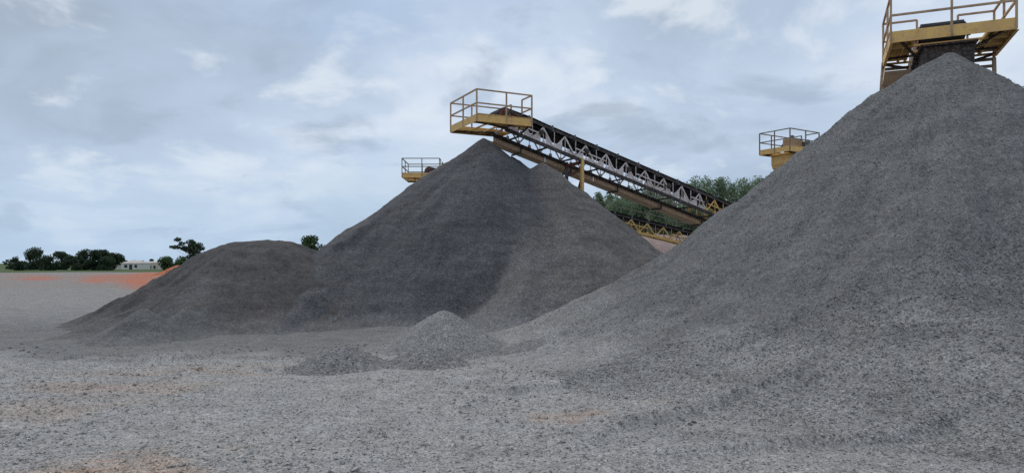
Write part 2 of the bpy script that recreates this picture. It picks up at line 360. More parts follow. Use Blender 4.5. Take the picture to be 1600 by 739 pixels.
# ------------------------------------------------------------------ piles of stone
def spine_h(x, y, pts, slope, tip=0.25, flat=1.0, belly=0.0):
    best = np.full(x.shape, -1e9)
    for k in range(max(1, len(pts)-1)):
        a = np.array(pts[k], float); b = np.array(pts[min(k+1, len(pts)-1)], float)
        n = max(2, int(np.linalg.norm((b-a)[:2])/0.12)) if len(pts) > 1 else 1
        for t in np.linspace(0, 1, n):
            p = a+(b-a)*t
            d = np.sqrt((x-p[0])**2+((y-p[1])*flat)**2+tip*tip)-tip
            best = np.maximum(best, p[2]-slope*d-belly*np.clip(d-2.6, 0, 99)**2)
    return best
def pile(name, label, base, spines, ext, res, mat, k=0.25, seed=0, streak=0.10, rough=0.05, old_fn=None, st=None, pale_fn=None, group=None, drop=0.05):
    """base = (x, y) of the pile's foot centre; spines = list of (points in world, slope, tip radius, old)"""
    x0, x1, y0, y1 = ext
    xs = np.arange(x0, x1, res); ys = np.arange(y0, y1, res)
    X, Y = np.meshgrid(xs, ys)
    def height(X, Y, full=False):
        wx = fbm(X, Y, 0.35, 3, seed+1)*0.35; wy = fbm(X, Y, 0.35, 3, seed+2)*0.35
        hs = []; 
        for s in spines:
            pts, slope, tip = s[0], s[1], s[2]
            h = spine_h(X+wx, Y+wy, pts, slope, tip, 1.0, s[4] if len(s) > 4 else 0.0)
            cx, cy = pts[0][0], pts[0][1]
            ang = np.arctan2(Y-cy, X-cx); d = np.hypot(X-cx, Y-cy)
            h = h+streak*sstep(0.3, 3.5, d)*(fbm(ang*2.2+seed, d*0.10, 2.0, 4, seed+5))+streak*0.5*sstep(0.3, 2.5, d)*fbm(ang*9, d*0.15, 1.3, 3, seed+8)
            h = h+0.035*sstep(0.3, 1.5, d)*fbm(d*1.6+0.7*fbm(X, Y, 0.8, 2, seed+17), ang*1.3, 1.0, 3, seed+14)*(1 if len(s) > 4 else 0.4)
            hs.append(h)
        Hh = np.stack(hs)
        top = Hh.max(0); sh = 0.10
        h = top+sh*np.log(np.exp((Hh-top)/sh).sum(0))-0.0
        which = Hh.argmax(0)
        soft = np.exp((Hh-top)/0.045); soft = soft/soft.sum(0)
        g = gz(X, Y)
        h = h+rough*fbm(X, Y, 1.3, 5, seed+11, 0.6)*sstep(0.0, 0.5, h)
        hh = k*np.logaddexp(0, h/k)-drop
        old = sum(soft[i]*spines[i][3] for i in range(len(spines)))
        if old_fn is not None: old = old_fn(X, Y, hh, old)
        pale = pale_fn(X, Y, hh, soft) if pale_fn else np.zeros_like(hh)
        return hh+g, hh, np.clip(old, 0, 1), np.clip(pale, 0, 1)
    Z, Hh, old, pale = height(X, Y)
    V = np.stack([X-base[0], Y-base[1], Z], -1).reshape(-1, 3)
    ny, nx = X.shape; idx = np.arange(ny*nx).reshape(ny, nx)
    Q = np.stack([idx[:-1, :-1], idx[:-1, 1:], idx[1:, 1:], idx[1:, :-1]], -1).reshape(-1, 4)
    keep = (Hh.reshape(-1)[Q] > -drop*0.72).any(1); Q = Q[keep]
    used = np.unique(Q); mp = np.zeros(ny*nx, int); mp[used] = np.arange(len(used)); Q = mp[Q]; V = V[used]; old = old.reshape(-1)[used]; pale = pale.reshape(-1)[used]
    sv = sf = ta = None
    if st:
        n, fn, a, b = st
        sv, sf = stones(n, fn, lambda x, y: height(x, y)[0], a, b, seed+40)
        hv = height(sv[:, 0], sv[:, 1]); ok = (hv[1].reshape(-1, 6) > -0.03).all(1)
        sv = sv.reshape(-1, 6, 3)[ok].reshape(-1, 3); so = hv[2].reshape(-1, 6)[ok].reshape(-1)
        sf = sf[:ok.sum()*8]
        sv = sv-np.array([base[0], base[1], 0]); ta = {'old': so}
    o = big_mesh(name, V, Q, mat, {'old': old, 'pale': pale}, sf, sv, ta)
    o.location = (base[0], base[1], 0)
    tag(o, label, 'gravel pile', group)
    return o, height

P = px
# the big dark cone in the middle, its old flanks and its right shoulder
a0 = P(755, 215, 27.4)
def pale_main(X, Y, h, soft):
    return 0.55*soft[4]*(1-sstep(0.6, 3.4, h+fbm(X, Y, 0.9, 3, 71)*1.5))+0.55*(1-sstep(0.0, 0.5, h+fbm(X, Y, 0.7, 3, 72)*0.4))
pile('gravel_pile', 'tall dark grey pointed gravel pile under the conveyor in the middle', (a0[0], a0[1]),
     [([a0], 0.70, 0.08, 0.0, 0.05),
      ([P(716, 246, 29.6), P(690, 263, 30.2), P(640, 297, 30.6), P(600, 326, 30.8)], 0.70, 0.25, 0.9),
      ([P(795, 242, 28.9), P(812, 252, 28.7)], 0.80, 0.1, 0.0),
      ([P(848, 249, 26.8), P(858, 256, 26.8)], 0.78, 0.06, 1.0),
      ([P(846, 257, 27.0), P(842, 330, 24.0), P(830, 400, 21.6), P(800, 470, 19.2), P(770, 512, 18.0)], 0.80, 0.30, 0.8),
      ([P(868, 300, 25.4), P(925, 400, 21.4)], 0.76, 0.2, 1.0),
      ([P(660, 284, 26.0), P(620, 313, 25.2), P(552, 364, 23.2), P(506, 409, 21.3), P(462, 472, 19.3), P(440, 505, 18.4)], 0.76, 0.12, 0.0),
      ([P(754, 213, 27.3)], 0.90, 0.03, 0.0)],
     (-14, 12.5, 15.6, 40), 0.08, 'dark', k=0.15, seed=3, streak=0.18, rough=0.10, pale_fn=pale_main)
# the low brown pile of stone dust to its left
def pale_brown(X, Y, h, soft):
    return 0.10*soft[3]*sstep(0.0, 0.3, h)+0.08*soft[4]+0.3*(1-sstep(0.0, 0.4, h+fbm(X, Y, 0.6, 3, 73)*0.5))
pile('gravel_pile', 'low rounded brown pile of stone dust left of the tall dark pile', (-7.0, 20.0),
     [([P(390, 376, 22.3), P(430, 374, 22.6), P(470, 382, 24.0), P(505, 396, 25.5)], 0.62, 0.8, 0.0),
      ([P(360, 400, 22.0), P(318, 422, 21.4), P(262, 454, 20.2), P(205, 484, 19.0), P(150, 507, 18.0), P(95, 530, 17.2)], 0.62, 0.35, 0.35),
      ([P(345, 402, 24.0), P(322, 408, 24.6), P(285, 426, 25.0), P(250, 446, 24.5)], 0.60, 0.4, 0.4),
      ([P(238, 476, 17.0), P(190, 514, 16.0)], 0.66, 0.06, 1.0),
      ([P(335, 425, 20.4), P(285, 500, 17.4)], 0.68, 0.15, 0.7)],
     (-17.5, 0, 13.0, 32), 0.07, 'brown', k=0.14, seed=13, streak=0.26, rough=0.12, pale_fn=pale_brown)
# the near grey pile at the right
a4 = P(1476, 80, 16.6)
def st_right(rs, n):
    a = rs.rand(n)*math.pi*1.15+math.pi*0.78; d = 11.5*np.sqrt(rs.rand(n))
    P_ = np.stack([a4[0]+d*np.cos(a), a4[1]+d*np.sin(a)], -1)
    m = int(n*0.55); yy = 4.4+6.8*rs.rand(m); P_[:m, 1] = yy; P_[:m, 0] = -1.0+(yy*0.75+1.6)*rs.rand(m)
    return P_
def old_right(X, Y, h, old):
    return np.clip(1.0*(1-sstep(0.0, 1.6, h+fbm(X, Y, 0.5, 3, 77)*1.0)), 0, 1)
pile('gravel_pile', 'huge coarse light grey gravel pile filling the right side', (a4[0], a4[1]),
     [([a4], 0.765, 0.12, 0.0),
      ([(a4[0]-0.2, a4[1], 4.25)], 0.43, 0.3, 0.0),
      ([P(1430, 498, 9.6), P(1600, 510, 8.8)], 0.45, 0.5, 0.6)],
     (-3.5, 22.5, 4.2, 28.5), 0.072, 'coarse', k=0.26, seed=23, streak=0.22, rough=0.12, old_fn=old_right, st=(95000, st_right, 0.006, 0.020))
# piles mostly hidden behind
b2 = P(668, 294, 45.0)
pile('gravel_pile', 'far gravel pile below the small left conveyor head, behind the dark pile', (b2[0], b2[1]),
     [([b2], 0.70, 0.2, 0.5)], (b2[0]-11, b2[0]+11, b2[1]-11, b2[1]+11), 0.16, 'dark', k=0.25, seed=33)
b3 = (14.6, 38.0, 6.0)
pile('gravel_pile', 'gravel pile under the far right conveyor head, hidden behind the huge grey pile', (b3[0], b3[1]),
     [([b3], 0.70, 0.2, 0.0)], (b3[0]-9.5, b3[0]+11, b3[1]-11, b3[1]+11), 0.16, 'coarse', k=0.25, seed=43)
# small heaps standing on the yard in front
def heap(u, v, Yd, slope, tip, label, mat, seed, extra=(), k=0.05, n=2000):
    a = P(u, v, Yd); r = (a[2]+0.25)/slope*1.5+0.3
    def fn(rs, n):
        t = rs.rand(n)*6.283; d = r*np.sqrt(rs.rand(n)); return np.stack([a[0]+d*np.cos(t), a[1]+d*np.sin(t)], -1)
    sp = [([a], slope, tip, 0.0)]+[([P(*e[:3])], e[3], e[4], 0.3) for e in extra]
    pile('gravel_heap', label, (a[0], a[1]), sp, (a[0]-r-1.2, a[0]+r+1.2, a[1]-r-0.8, a[1]+r+0.8), 0.035, mat, k=k, seed=seed, streak=0.03, rough=0.03,
         st=(n, fn, 0.008, 0.022), group='small heaps of gravel on the yard', drop=0.03)
heap(694, 479, 15.0, 0.60, 0.12, 'pointed light grey gravel heap, tallest of the small heaps before the dark pile', 'heap', 51, extra=((748, 526, 15.0, 0.6, 0.2),), k=0.05)
heap(515, 536, 12.4, 0.60, 0.3, 'small dark rounded gravel heap standing alone, leftmost of the small heaps', 'heapd', 53, k=0.05)
heap(662, 535, 12.6, 0.56, 0.2, 'low speckled gravel heap just in front of the pointed small heap', 'heapd', 55, k=0.04)
heap(850, 524, 14.2, 0.34, 0.25, 'tiny low dark heap at the toe of the huge grey pile', 'heapd', 57, k=0.05, n=700)

# ------------------------------------------------------------------ belt conveyors
def conveyor(label, origin, yaw, slope, zoff=0.0, width=2.6, plen=2.3, length=24, yellow_from=None, legs=(), rail='yellowrail', lattice='dusty',
             drive=False, chute=False, side_rail=False, tray=True, leg_splay=0.0, chute_dark=False, tail_z=0.6):
    t = empty('belt_conveyor', (origin[0], origin[1], 0), yaw)
    tag(t, label, 'conveyor', 'belt conveyors with railed head platforms')
    W = width/2; z0 = 7.02+zoff                              # underside of the platform
    def zb(x): return 7.36+zoff-slope*(x-3.0)                # belt line
    xe = min(length, 3+(7.36+zoff-tail_z)/slope)
    hx = 1.55; bw = 0.42; rp = 0.27
    hz = zb(hx)-rp+0.04
    # belt: one endless band round the head pulley, its return strand drawn up close under the load
    up, lo = [], []
    nx_ = 40
    for i in range(nx_+1):
        u = (i/nx_)**1.5; x = hx+(xe-hx)*u; up.append((x, zb(x)+0.06*max(0, 1-u*12)))
        lo.append((x+0.05, zb(x)-0.20-0.36*max(0, 1-(x-hx)/1.3)))
    arc = [(hx-(rp+0.012)*math.sin(a), hz+(rp+0.012)*math.cos(a)) for a in np.linspace(0.1, math.pi-0.1, 9)]
    line = up[::-1]+arc+lo
    mb = MB(); th = 0.02
    for yy0, yy1, dz0, dz1 in ((-bw-0.06, -0.16, 0.10, 0.0), (-0.16, 0.16, 0.0, 0.0), (0.16, bw+0.06, 0.0, 0.10)):
        for i in range(len(line)-1):
            (xa, za), (xb, zb_) = line[i], line[i+1]
            top = i < len(up)-1
            ka = min(1, max(0, (xa-hx)/1.2))*top; kb = min(1, max(0, (xb-hx)/1.2))*top
            e = th*(1 if i < len(up)+4 else -1)
            mb.quadbox([(xa, yy0, za+dz0*ka-th), (xb, yy0, zb_+dz0*kb-th), (xb, yy1, zb_+dz1*kb-th), (xa, yy1, za+dz1*ka-th),
                        (xa, yy0, za+dz0*ka), (xb, yy0, zb_+dz0*kb), (xb, yy1, zb_+dz1*kb), (xa, yy1, za+dz1*ka)])
    mb.build('belt', 'rubber', t)
    # stringers that carry the idlers
    for s in (-1, 1):
        m = MB(); y = s*0.56
        m.bar((1.75, y, zb(1.75)-0.06), (xe, y, zb(xe)-0.06), 0.05, 0.11)
        m.build('stringer', 'darksteel', t)
    m = MB(); m.cyl((hx, -0.46, hz), (hx, 0.46, hz), rp, n=20); m.cyl((hx, -0.66, hz), (hx, 0.66, hz), 0.045, n=10)
    m.build('head_pulley', 'rustred', t)
    for s in (-1, 1):
        m = MB(); m.box((hx-0.13, s*0.62-0.05, hz-0.11), (hx+0.13, s*0.62+0.05, hz+0.11)); m.build('pulley_bearing', 'darksteel', t, bevel=0.02)
        m = MB(); m.strip([(hx-0.28, hz-0.1), (hx+1.1, hz-0.45), (hx+1.1, zb(hx+1.1)-0.05), (hx+0.2, hz+0.20), (hx-0.05, hz+0.22), (hx-0.24, hz+0.1)], s*0.52-0.008, s*0.52+0.008)
        m.build('head_side_plate', 'rustred', t)
    # idlers
    x = 2.6; n = 0
    while x < min(xe-0.3, 17.5):
        m = MB(); zz = zb(x)-0.05
        m.bar((x, -0.60, zz-0.06), (x, 0.60, zz-0.06), 0.07, 0.05)
        m.cyl((x, -0.16, zz), (x, 0.16, zz), 0.045, n=8)
        for s in (-1, 1):
            m.cyl((x, s*0.17, zz), (x, s*0.50, zz+0.12), 0.045, n=8)
            m.bar((x, s*0.57, zz-0.06), (x, s*0.53, zz+0.17), 0.06, 0.03)
        m.build('idler', 'greysteel_legshade', t)
        if n % 2 == 0:
            m = MB(); zr = zb(x+0.5)-0.38
            m.cyl((x+0.5, -0.68, zr), (x+0.5, 0.55, zr), 0.055, n=10)
            for s in (-1, 1): m.cyl((x+0.5, s*0.63-0.02, zr), (x+0.5, s*0.63+0.02, zr), 0.11, n=14)
            m.build('return_idler', 'darksteel', t)
        x += 1.06; n += 1
    # lattice side trusses and dark bottom chords
    D = 0.84
    for a, bnd, mat in ([(1.7, yellow_from, lattice), (yellow_from, xe, 'yellow')] if yellow_from else [(1.7, xe, lattice)]):
        for s in (-1, 1):
            m = MB(); y = s*0.60; x = a; stp = 0.50; k = 0
            while x < bnd-0.05:
                xn = min(x+stp, bnd)
                zt0, zt1 = zb(x)-0.15, zb(xn)-0.15; zl0, zl1 = zb(x)-D+0.05, zb(xn)-D+0.05
                m.bar((x, y, zl0), (x, y, zt0), 0.05, 0.012, up=(1, 0, 0))
                if k % 2 == 0: m.bar((x, y+0.012, zl0), (xn, y+0.012, zt1), 0.06, 0.012, up=(0, 1, 0))
                else: m.bar((x, y+0.012, zt0), (xn, y+0.012, zl1), 0.06, 0.012, up=(0, 1, 0))
                m.bar((x, y-0.014, (zt0+zl0)/2+0.03), (xn, y-0.014, (zt1+zl1)/2+0.03), 0.05, 0.012, up=(0, 1, 0)) if (k//3) % 2 == 0 else None
                # gusset plates
                m.quadbox([(x-0.09, y-0.012, zl0-0.01), (x+0.09, y-0.012, zl0-0.01-0.18*slope), (x+0.09, y+0.0, zl0-0.01-0.18*slope), (x-0.09, y, zl0-0.01),
                           (x-0.06, y-0.012, zl0+0.13), (x+0.06, y-0.012, zl0+0.13), (x+0.06, y, zl0+0.13), (x-0.06, y, zl0+0.13)])
                # dust-caked filler plates in the corners of the bays
                if lattice == 'dusty' and mat == 'dusty' and s < 0:
                    q0, q1 = (x+0.03, xn-0.12) if k % 2 == 0 else (x+0.12, xn-0.03)
                    hh = (0.10, 0.26, 0.16, 0.32, 0.05, 0.22, 0.30)[(k*5) % 7]
                    zq = lambda u: zb(u)-D+0.09
                    ap = q1 if k % 2 == 0 else q0
                    b = len(m.v)
                    for yy in (y+0.022, y+0.03):
                        m.v += [(q0, yy, zq(q0)), (q1, yy, zq(q1)), (ap, yy, zq(ap)+hh+0.12), (q0+q1-ap, yy, zq(q0+q1-ap)+hh*0.35)]
                    rr = [0, 1, 2, 3] if k % 2 == 0 else [0, 1, 3, 2]
                    m.f += [tuple(b+r for r in rr), tuple(b+4+r for r in rr[::-1])]
                x = xn; k += 1
            m.build('lattice', mat, t)
    for s in (-1, 1):
        m = MB(); y = s*0.615
        m.bar((1.5, y, zb(1.5)-D), (xe, y, zb(xe)-D), 0.06, 0.14)
        m.build('bottom_chord', 'darksteel' if lattice == 'dusty' else 'yellow', t)
    x = 2.2
    while x < xe:
        m = MB(); m.bar((x, -0.60, zb(x)-D), (x, 0.60, zb(x)-D), 0.06, 0.06); m.build('cross_member', 'darksteel', t); x += 1.24
    # wide tan tray along the far side, on brackets
    if tray:
        m = MB(); xa = 1.6
        while xa < xe-0.2:
            xb = min(xa+2.4, xe)
            q = lambda x, dz: zb(x)-D-0.02+dz
            for (ya, yb, d0, d1) in ((0.70, 0.712, -0.22, 0.0), (0.714, 1.30, -0.22, -0.205), (1.302, 1.315, -0.22, -0.05)):
                m.quadbox([(xa+0.01, ya, q(xa, d0)), (xb-0.01, ya, q(xb, d0)), (xb-0.01, yb, q(xb, d0)), (xa+0.01, yb, q(xa, d0)),
                           (xa+0.01, ya, q(xa, d1)), (xb-0.01, ya, q(xb, d1)), (xb-0.01, yb, q(xb, d1)), (xa+0.01, yb, q(xa, d1))])
            xa = xb
        m.build('side_tray', 'pan', t)
        x = 2.8
        while x < xe-0.2:
            m = MB(); m.bar((x, 0.58, zb(x)-D-0.28), (x, 1.42, zb(x)-D-0.28), 0.06, 0.07); m.bar((x, 0.60, zb(x)-D-0.25), (x, 0.60, zb(x)-D-0.08), 0.05); m.build('tray_bracket', 'darksteel', t); x += 2.4
    if side_rail:
        m = MB()
        for hgt in (0.55, 1.0): m.bar((2.4, 1.0, zb(2.4)-0.5+hgt+0.15), (xe, 1.0, zb(xe)-0.5+hgt+0.15), 0.045)
        x = 3.0
        while x < xe:
            m.bar((x, 1.0, zb(x)-0.75), (x, 1.0, zb(x)+0.66), 0.045); x += 1.8
        m.build('walkway_handrail', 'railgrey', t)
        m = MB(); m.quadbox([(2.4, 0.65, zb(2.4)-0.75), (xe, 0.65, zb(xe)-0.75), (xe, 1.05, zb(xe)-0.75), (2.4, 1.05, zb(2.4)-0.75),
                             (2.4, 0.65, zb(2.4)-0.72), (xe, 0.65, zb(xe)-0.72), (xe, 1.05, zb(xe)-0.72), (2.4, 1.05, zb(2.4)-0.72)])
        m.build('walkway', 'darksteel', t)
    # platform round the head: frame and grating with an open middle
    m = MB(); L = plen; iw = min(0.80, width/2-0.35)
    m.box((0.02, -W+0.02, z0+0.10), (L, -iw, z0+0.125)); m.box((0.02, iw, z0+0.10), (L, W-0.02, z0+0.125))
    for y in (-W+0.35, -iw+0.02, iw-0.02, W-0.35):
        m.bar((0.04, y, z0+0.055), (L, y, z0+0.055), 0.05, 0.08)
    for x in (0.62, 1.2, L-0.06):
        m.bar((x, -W+0.03, z0+0.02), (x, W-0.03, z0+0.02), 0.06, 0.05)
    plat = m.build('platform', 'yellow', t)
    for s in (-1, 1):
        for x in (1.55, L-0.1):
            m = MB(); m.bar((x, s*(W-0.06), z0-0.012), (x, s*0.62, zb(x)-D+0.1), 0.055); m.build('brace', 'darksteel', plat)
        m = MB(); m.bar((0.1, s*(W-0.25), z0+0.0), (1.6, s*0.58, zb(1.6)-D+0.1), 0.055); m.build('brace', 'darksteel', plat)
    m = MB(); tz0, tz1 = z0-0.02, z0+0.26
    m.box((0, -W-0.012, tz0), (L, -W+0.012, tz1)); m.box((0, W-0.012, tz0), (L, W+0.012, tz1)); m.box((-0.012, -W-0.012, tz0), (0.0-0.002, W+0.012, tz1))
    for s in (-1, 1):                          # rolled lips of the channel
        m.box((0, s*W-0.03, tz1), (L, s*W+0.03, tz1+0.02)); m.box((0, s*W-0.06, tz0-0.014), (L, s*W+0.012, tz0))
    m.build('toe_board', 'yellow', plat, bevel=0.006)
    # handrail: posts and rails
    posts = [(0, -W), (0, 0), (0, W), (plen*0.53, -W), (plen, -W), (plen*0.40, W), (plen, W), (plen, -W+0.82), (plen, W-0.82)]
    for (x, y) in posts:
        m = MB(); m.bar((x, y, z0), (x, y, z0+1.16), 0.05); m.build('rail_post', rail, plat)
    r = MB()
    for zz in (z0+1.16, z0+0.66):
        r.bar((0, -W, zz), (0, W, zz), 0.048)
        for s in (-1, 1):
            r.bar((0, s*W, zz), (plen, s*W, zz), 0.048)
            r.bar((plen, s*W, zz), (plen, s*(W-0.82), zz), 0.048)
    r.build('handrail', rail, plat)
    # legs
    for (x, y, zt, mat) in legs:
        m = MB(); yb = y*(1+leg_splay)
        m.bar((x, y, zt if zt else zb(x)-D+0.1), (x+leg_splay*0.5, yb, -0.3), *((0.09, 0.09) if leg_splay else (0.12, 0.12)), up=(1, 0, 0))
        m.build('support_leg', mat, t, bevel=0.01)
    if legs:
        xl = legs[0][0]; yl = abs(legs[0][1]); zt = zb(xl)-D; br = []
        if leg_splay == 0:
            br = [((xl, -yl, zt-0.35), (xl, yl, zt-0.5), 0.07), ((xl+0.05, -yl+0.02, zt-0.5), (xl-0.05, -yl+0.75, zt-2.2), 0.08),
                  ((xl-0.3, yl, zt-1.0), (xl, -yl, zt-2.9), 0.07), ((xl, yl, zt-0.6), (xl+0.3, yl+0.1, zt-1.8), 0.07), ((xl, -yl, zt-0.06), (xl, yl, zt-0.06), 0.12)]
        else:
            br = [((xl, -yl, z0-dz), (xl, yl, z0-dz), 0.07) for dz in (0.10, 0.28, 1.5)]
            for s in (-1, 1): br += [((xl, s*yl, z0+0.1), (xl+0.7, s*(yl+0.1), z0-2.0), 0.07), ((xl+0.7, s*(yl+0.1), z0-2.0), (xl+0.75, s*(yl+0.2), 0), 0.07)]
        for p, q, w in br:
            m = MB(); m.bar(p, q, w); m.build('leg_brace', 'rustred' if leg_splay == 0 else 'railgrey', t)
    if chute:
        mat = 'darksteel' if chute_dark else 'yellow'
        m = MB()
        # a tapering hopper with a rounded lip below the head pulley
        zt = z0-0.10; y0_, y1_ = -0.55, 0.55
        prof = [(0.45, zt), (0.45, zt-0.45), (0.55, zt-0.66), (0.75, zt-0.78), (1.15, zt-0.80), (1.75, zt-0.55), (1.75, zt)]
        m.strip(prof, y0_, y1_); m.box((0.36, y0_-0.07, zt+0.0), (1.84, y1_+0.07, zt+0.06))
        m.build('chute', mat, t, bevel=0.02)
    if drive:
        m = MB(); dz = z0+0.127
        m.box((0.55, -W+0.28, dz), (1.25, -W+0.85, dz+0.62)); m.box((1.30, -W+0.30, dz), (1.72, -W+0.80, dz+0.56)); m.box((1.25, -W+0.34, dz+0.1), (1.30, -W+0.76, dz+0.5))
        m.build('drive_guard', 'box', t, bevel=0.03)
        m = MB(); m.cyl((1.78, -W+0.55, dz+0.16), (2.0, -W+0.55, dz+0.16), 0.15, n=14); m.build('gearbox', 'rustred', t)
        m = MB(); m.cyl((2.02, -W+0.55, dz+0.42), (2.5, -W+0.55, dz+0.42), 0.2, n=16)
        for i in range(10):
            a = i*math.pi/5; m.bar((2.08, -W+0.55+0.21*math.cos(a), dz+0.42+0.21*math.sin(a)), (2.44, -W+0.55+0.21*math.cos(a), dz+0.42+0.21*math.sin(a)), 0.015, 0.04)
        m.box((2.1, -W+0.4, dz+0.02), (2.42, -W+0.7, dz+0.21)); m.box((2.18, -W+0.48, dz+0.63), (2.36, -W+0.62, dz+0.72))
        m.build('motor', 'motor', t, bevel=0.01)
        m = MB(); m.cyl((0.85, -W+0.5, dz+0.62), (0.85, -W+0.5, dz+0.80), 0.11, n=12); m.build('vent_cap', 'greysteel_legshade', t)
    return t

YM = math.atan2(0.447, 0.894)
conveyor('long belt conveyor over the dark middle pile, rusty lattice truss and yellow railed platform', (-1.88, 27.1), YM, 0.285, length=23, yellow_from=11.6,
         legs=((5.0, -0.62, None, 'yellow'), (5.0, 0.62, None, 'greysteel_legshade')))  # far leg coloured dark grey to paint in its shade; near leg plain yellow
conveyor('distant belt conveyor with small yellow head platform showing left behind the dark pile', (-6.75, 44.5), 0.0, 0.245, length=24, legs=((7.0, -0.62, None, 'yellow'), (7.0, 0.62, None, 'yellow')),
         rail='railgrey', lattice='yellow', side_rail=True, tray=False, tail_z=3.2)
conveyor('conveyor head platform with tan drive guard and motor behind the huge grey pile', (14.0, 37.55), YM+R(6), 0.27, zoff=0.62, width=1.9, plen=2.5, length=16,
         rail='railgrey', drive=True, chute=True, tray=False, legs=((5.0, -0.62, None, 'yellow'), (5.0, 0.62, None, 'yellow')))
conveyor('nearest conveyor, yellow head platform on tall legs above the huge grey pile', (10.62, 17.0), math.atan2(0.917, 0.40), 0.285, zoff=0.25, length=22,
         legs=((2.32, 1.30, 7.2, 'yellowrail'), (2.32, -1.30, 7.2, 'yellowrail')), leg_splay=0.12, chute=True, chute_dark=True)

# ------------------------------------------------------------------ trees
def foliage(pts, n, size, seed, flat=0.6):
    """n leaf faces spread through the clumps pts = (centre, radius)"""
    rs = np.random.RandomState(seed); V = []; Fs = []; S = []
    w = np.array([p[1]**2 for p in pts]); w = w/w.sum()
    pick = rs.choice(len(pts), n, p=w)
    for i in range(n):
        c, r = pts[pick[i]]
        d = rs.normal(size=3); d /= np.linalg.norm(d); q = np.array(c)+d*r*(0.35+0.75*rs.rand()**0.6)*np.array((1, 1, flat))
        a = rs.normal(size=3); a /= np.linalg.norm(a); b = np.cross(a, rs.normal(size=3)); b /= np.linalg.norm(b)
        s = size*(0.6+0.8*rs.rand()); k = len(V)
        V += [tuple(q-a*s), tuple(q+b*s*0.45), tuple(q+a*s), tuple(q-b*s*0.45)]; Fs.append((k, k+1, k+2, k+3))
        sh = np.clip(0.5+0.5*(rs.rand()-0.5)+(rs.rand()-0.5)*0.3, 0, 1); S += [sh]*4
    return V, Fs, S
def tree(label, cat, x, y, h, cr, leaf, seed, clumps=9, n=1800, size=0.16, crown0=0.35, flat=0.7, lean=(0, 0), bark='bark', group=None, name='tree', spread=1.0, custom=None, crad=(0.26, 0.52), sink=0.15):
    z = gz1(x, y); rs = random.Random(seed)
    t = empty(name, (x, y, z), rs.random()*6.28 if not custom else 0); tag(t, label, cat, group)
    m = MB(); tr = max(0.05, h*0.022)
    top = np.array((lean[0]*h, lean[1]*h, h*0.72))
    segs = 5; prev = np.array((0, 0, -sink))
    for i in range(1, segs+1):
        p = top*(i/segs)+np.array((rs.uniform(-1, 1), rs.uniform(-1, 1), 0))*h*0.015
        m.cyl(prev, p, tr*(1.25-0.9*(i-1)/segs), tr*(1.25-0.9*i/segs), n=7, cap=False); prev = p
    pts = []
    if custom:
        pts = custom
    else:
        for i in range(clumps):
            u = rs.random(); a = rs.random()*6.283; zz = h*(crown0+(0.96-crown0)*u)
            rad = cr*math.sin(math.pi*min(0.95, 0.18+0.75*u))*rs.uniform(0.2, 0.85)*spread
            pts.append(((math.cos(a)*rad+lean[0]*zz, math.sin(a)*rad+lean[1]*zz, zz), cr*rs.uniform(*crad)))
    for c, r in pts:
        b0 = top*rs.uniform(0.35, 0.95); m.cyl(b0, c, tr*0.45, tr*0.12, n=5, cap=False)
    m.build('trunk', bark, t, smooth=True)
    V, Fs, S = foliage(pts, n, size, seed, flat)
    me = bpy.data.meshes.new('crown'); me.from_pydata(V, [], Fs); me.materials.append(M[leaf])
    at = me.attributes.new('shade', 'FLOAT', 'POINT'); at.data.foreach_set('value', S)
    o = bpy.data.objects.new('crown', me); COL.objects.link(o); o.parent = t
    return t
# the wood behind the conveyors at the right
back = [(935, 316, 80, 2.0), (955, 311, 82, 2.4), (972, 309, 78, 2.3), (990, 307, 84, 2.6), (1006, 309, 79, 2.1), (1022, 296, 83, 2.9), (1042, 297, 80, 2.8), (1064, 300, 84, 2.8),
        (1086, 294, 81, 2.8), (1104, 290, 85, 2.6), (1124, 291, 82, 2.6), (1144, 293, 86, 2.6), (1163, 289, 83, 2.8), (1185, 292, 84, 2.8), (1206, 296, 80, 2.6),
        (1000, 326, 72, 2.4), (1045, 324, 70, 2.6), (1030, 332, 66, 2.0), (1075, 328, 68, 2.6), (1095, 322, 71, 2.6), (965, 325, 73, 2.2)]
for i, (u, v, yy, cr) in enumerate(back):
    x, y, zt = P(u, v, yy); z = gz1(x, y)
    tree('soft green bushy tree in the wood behind the conveyors', 'tree', x, y, zt-z+0.5, cr, 'leafC', 100+i, clumps=24, n=4200, size=0.13, crown0=0.12, flat=1.7, crad=(0.13, 0.3), bark='palebark', group='trees of the wood behind the conveyors')
# far left: scattered trees
def ftree(u, v, Yd, cr, label, seed, **kw):
    x, y, zt = P(u, v, Yd); z = gz1(x, y)
    return tree(label, kw.pop('cat', 'tree'), x, y, zt-z, cr, kw.pop('leaf', 'leafB'), seed, **kw)
# airy leaning tree behind the brown pile
tx, ty, tzt = P(306, 372, 110)
s_ = 110/F
cl = [((u-306)*s_, rnd.uniform(-0.6, 0.6), (H+(HY-v)*s_)-gz1(tx, ty), r*s_) for u, v, r in ((279, 374.5, 5), (286, 381, 5), (268, 386, 4), (279, 386.5, 5), (288, 388.5, 6), (299, 379, 7), (302, 386, 7), (310, 383, 6.5), (308, 391, 8),
      (300, 394, 6.5), (311, 397, 7), (303, 402, 8), (294, 391, 5), (313, 388, 5))]
tree('airy dark tree with spreading leafy clumps left, behind the brown pile', 'tree', tx, ty, 3.9, 2.4, 'leafB', 301, n=2400, size=0.17, custom=[((a, b, c), r) for a, b, c, r in cl], flat=0.62)
ftree(160, 391, 165, 2.2, 'dark spreading tree rising above the low trees at the far left', 302, clumps=11, n=2600, size=0.26, crown0=0.06, flat=0.85)
ftree(176, 397, 170, 2.4, 'dark round tree right of the tallest far left tree', 303, clumps=11, n=2600, size=0.26, crown0=0.06, flat=0.85)
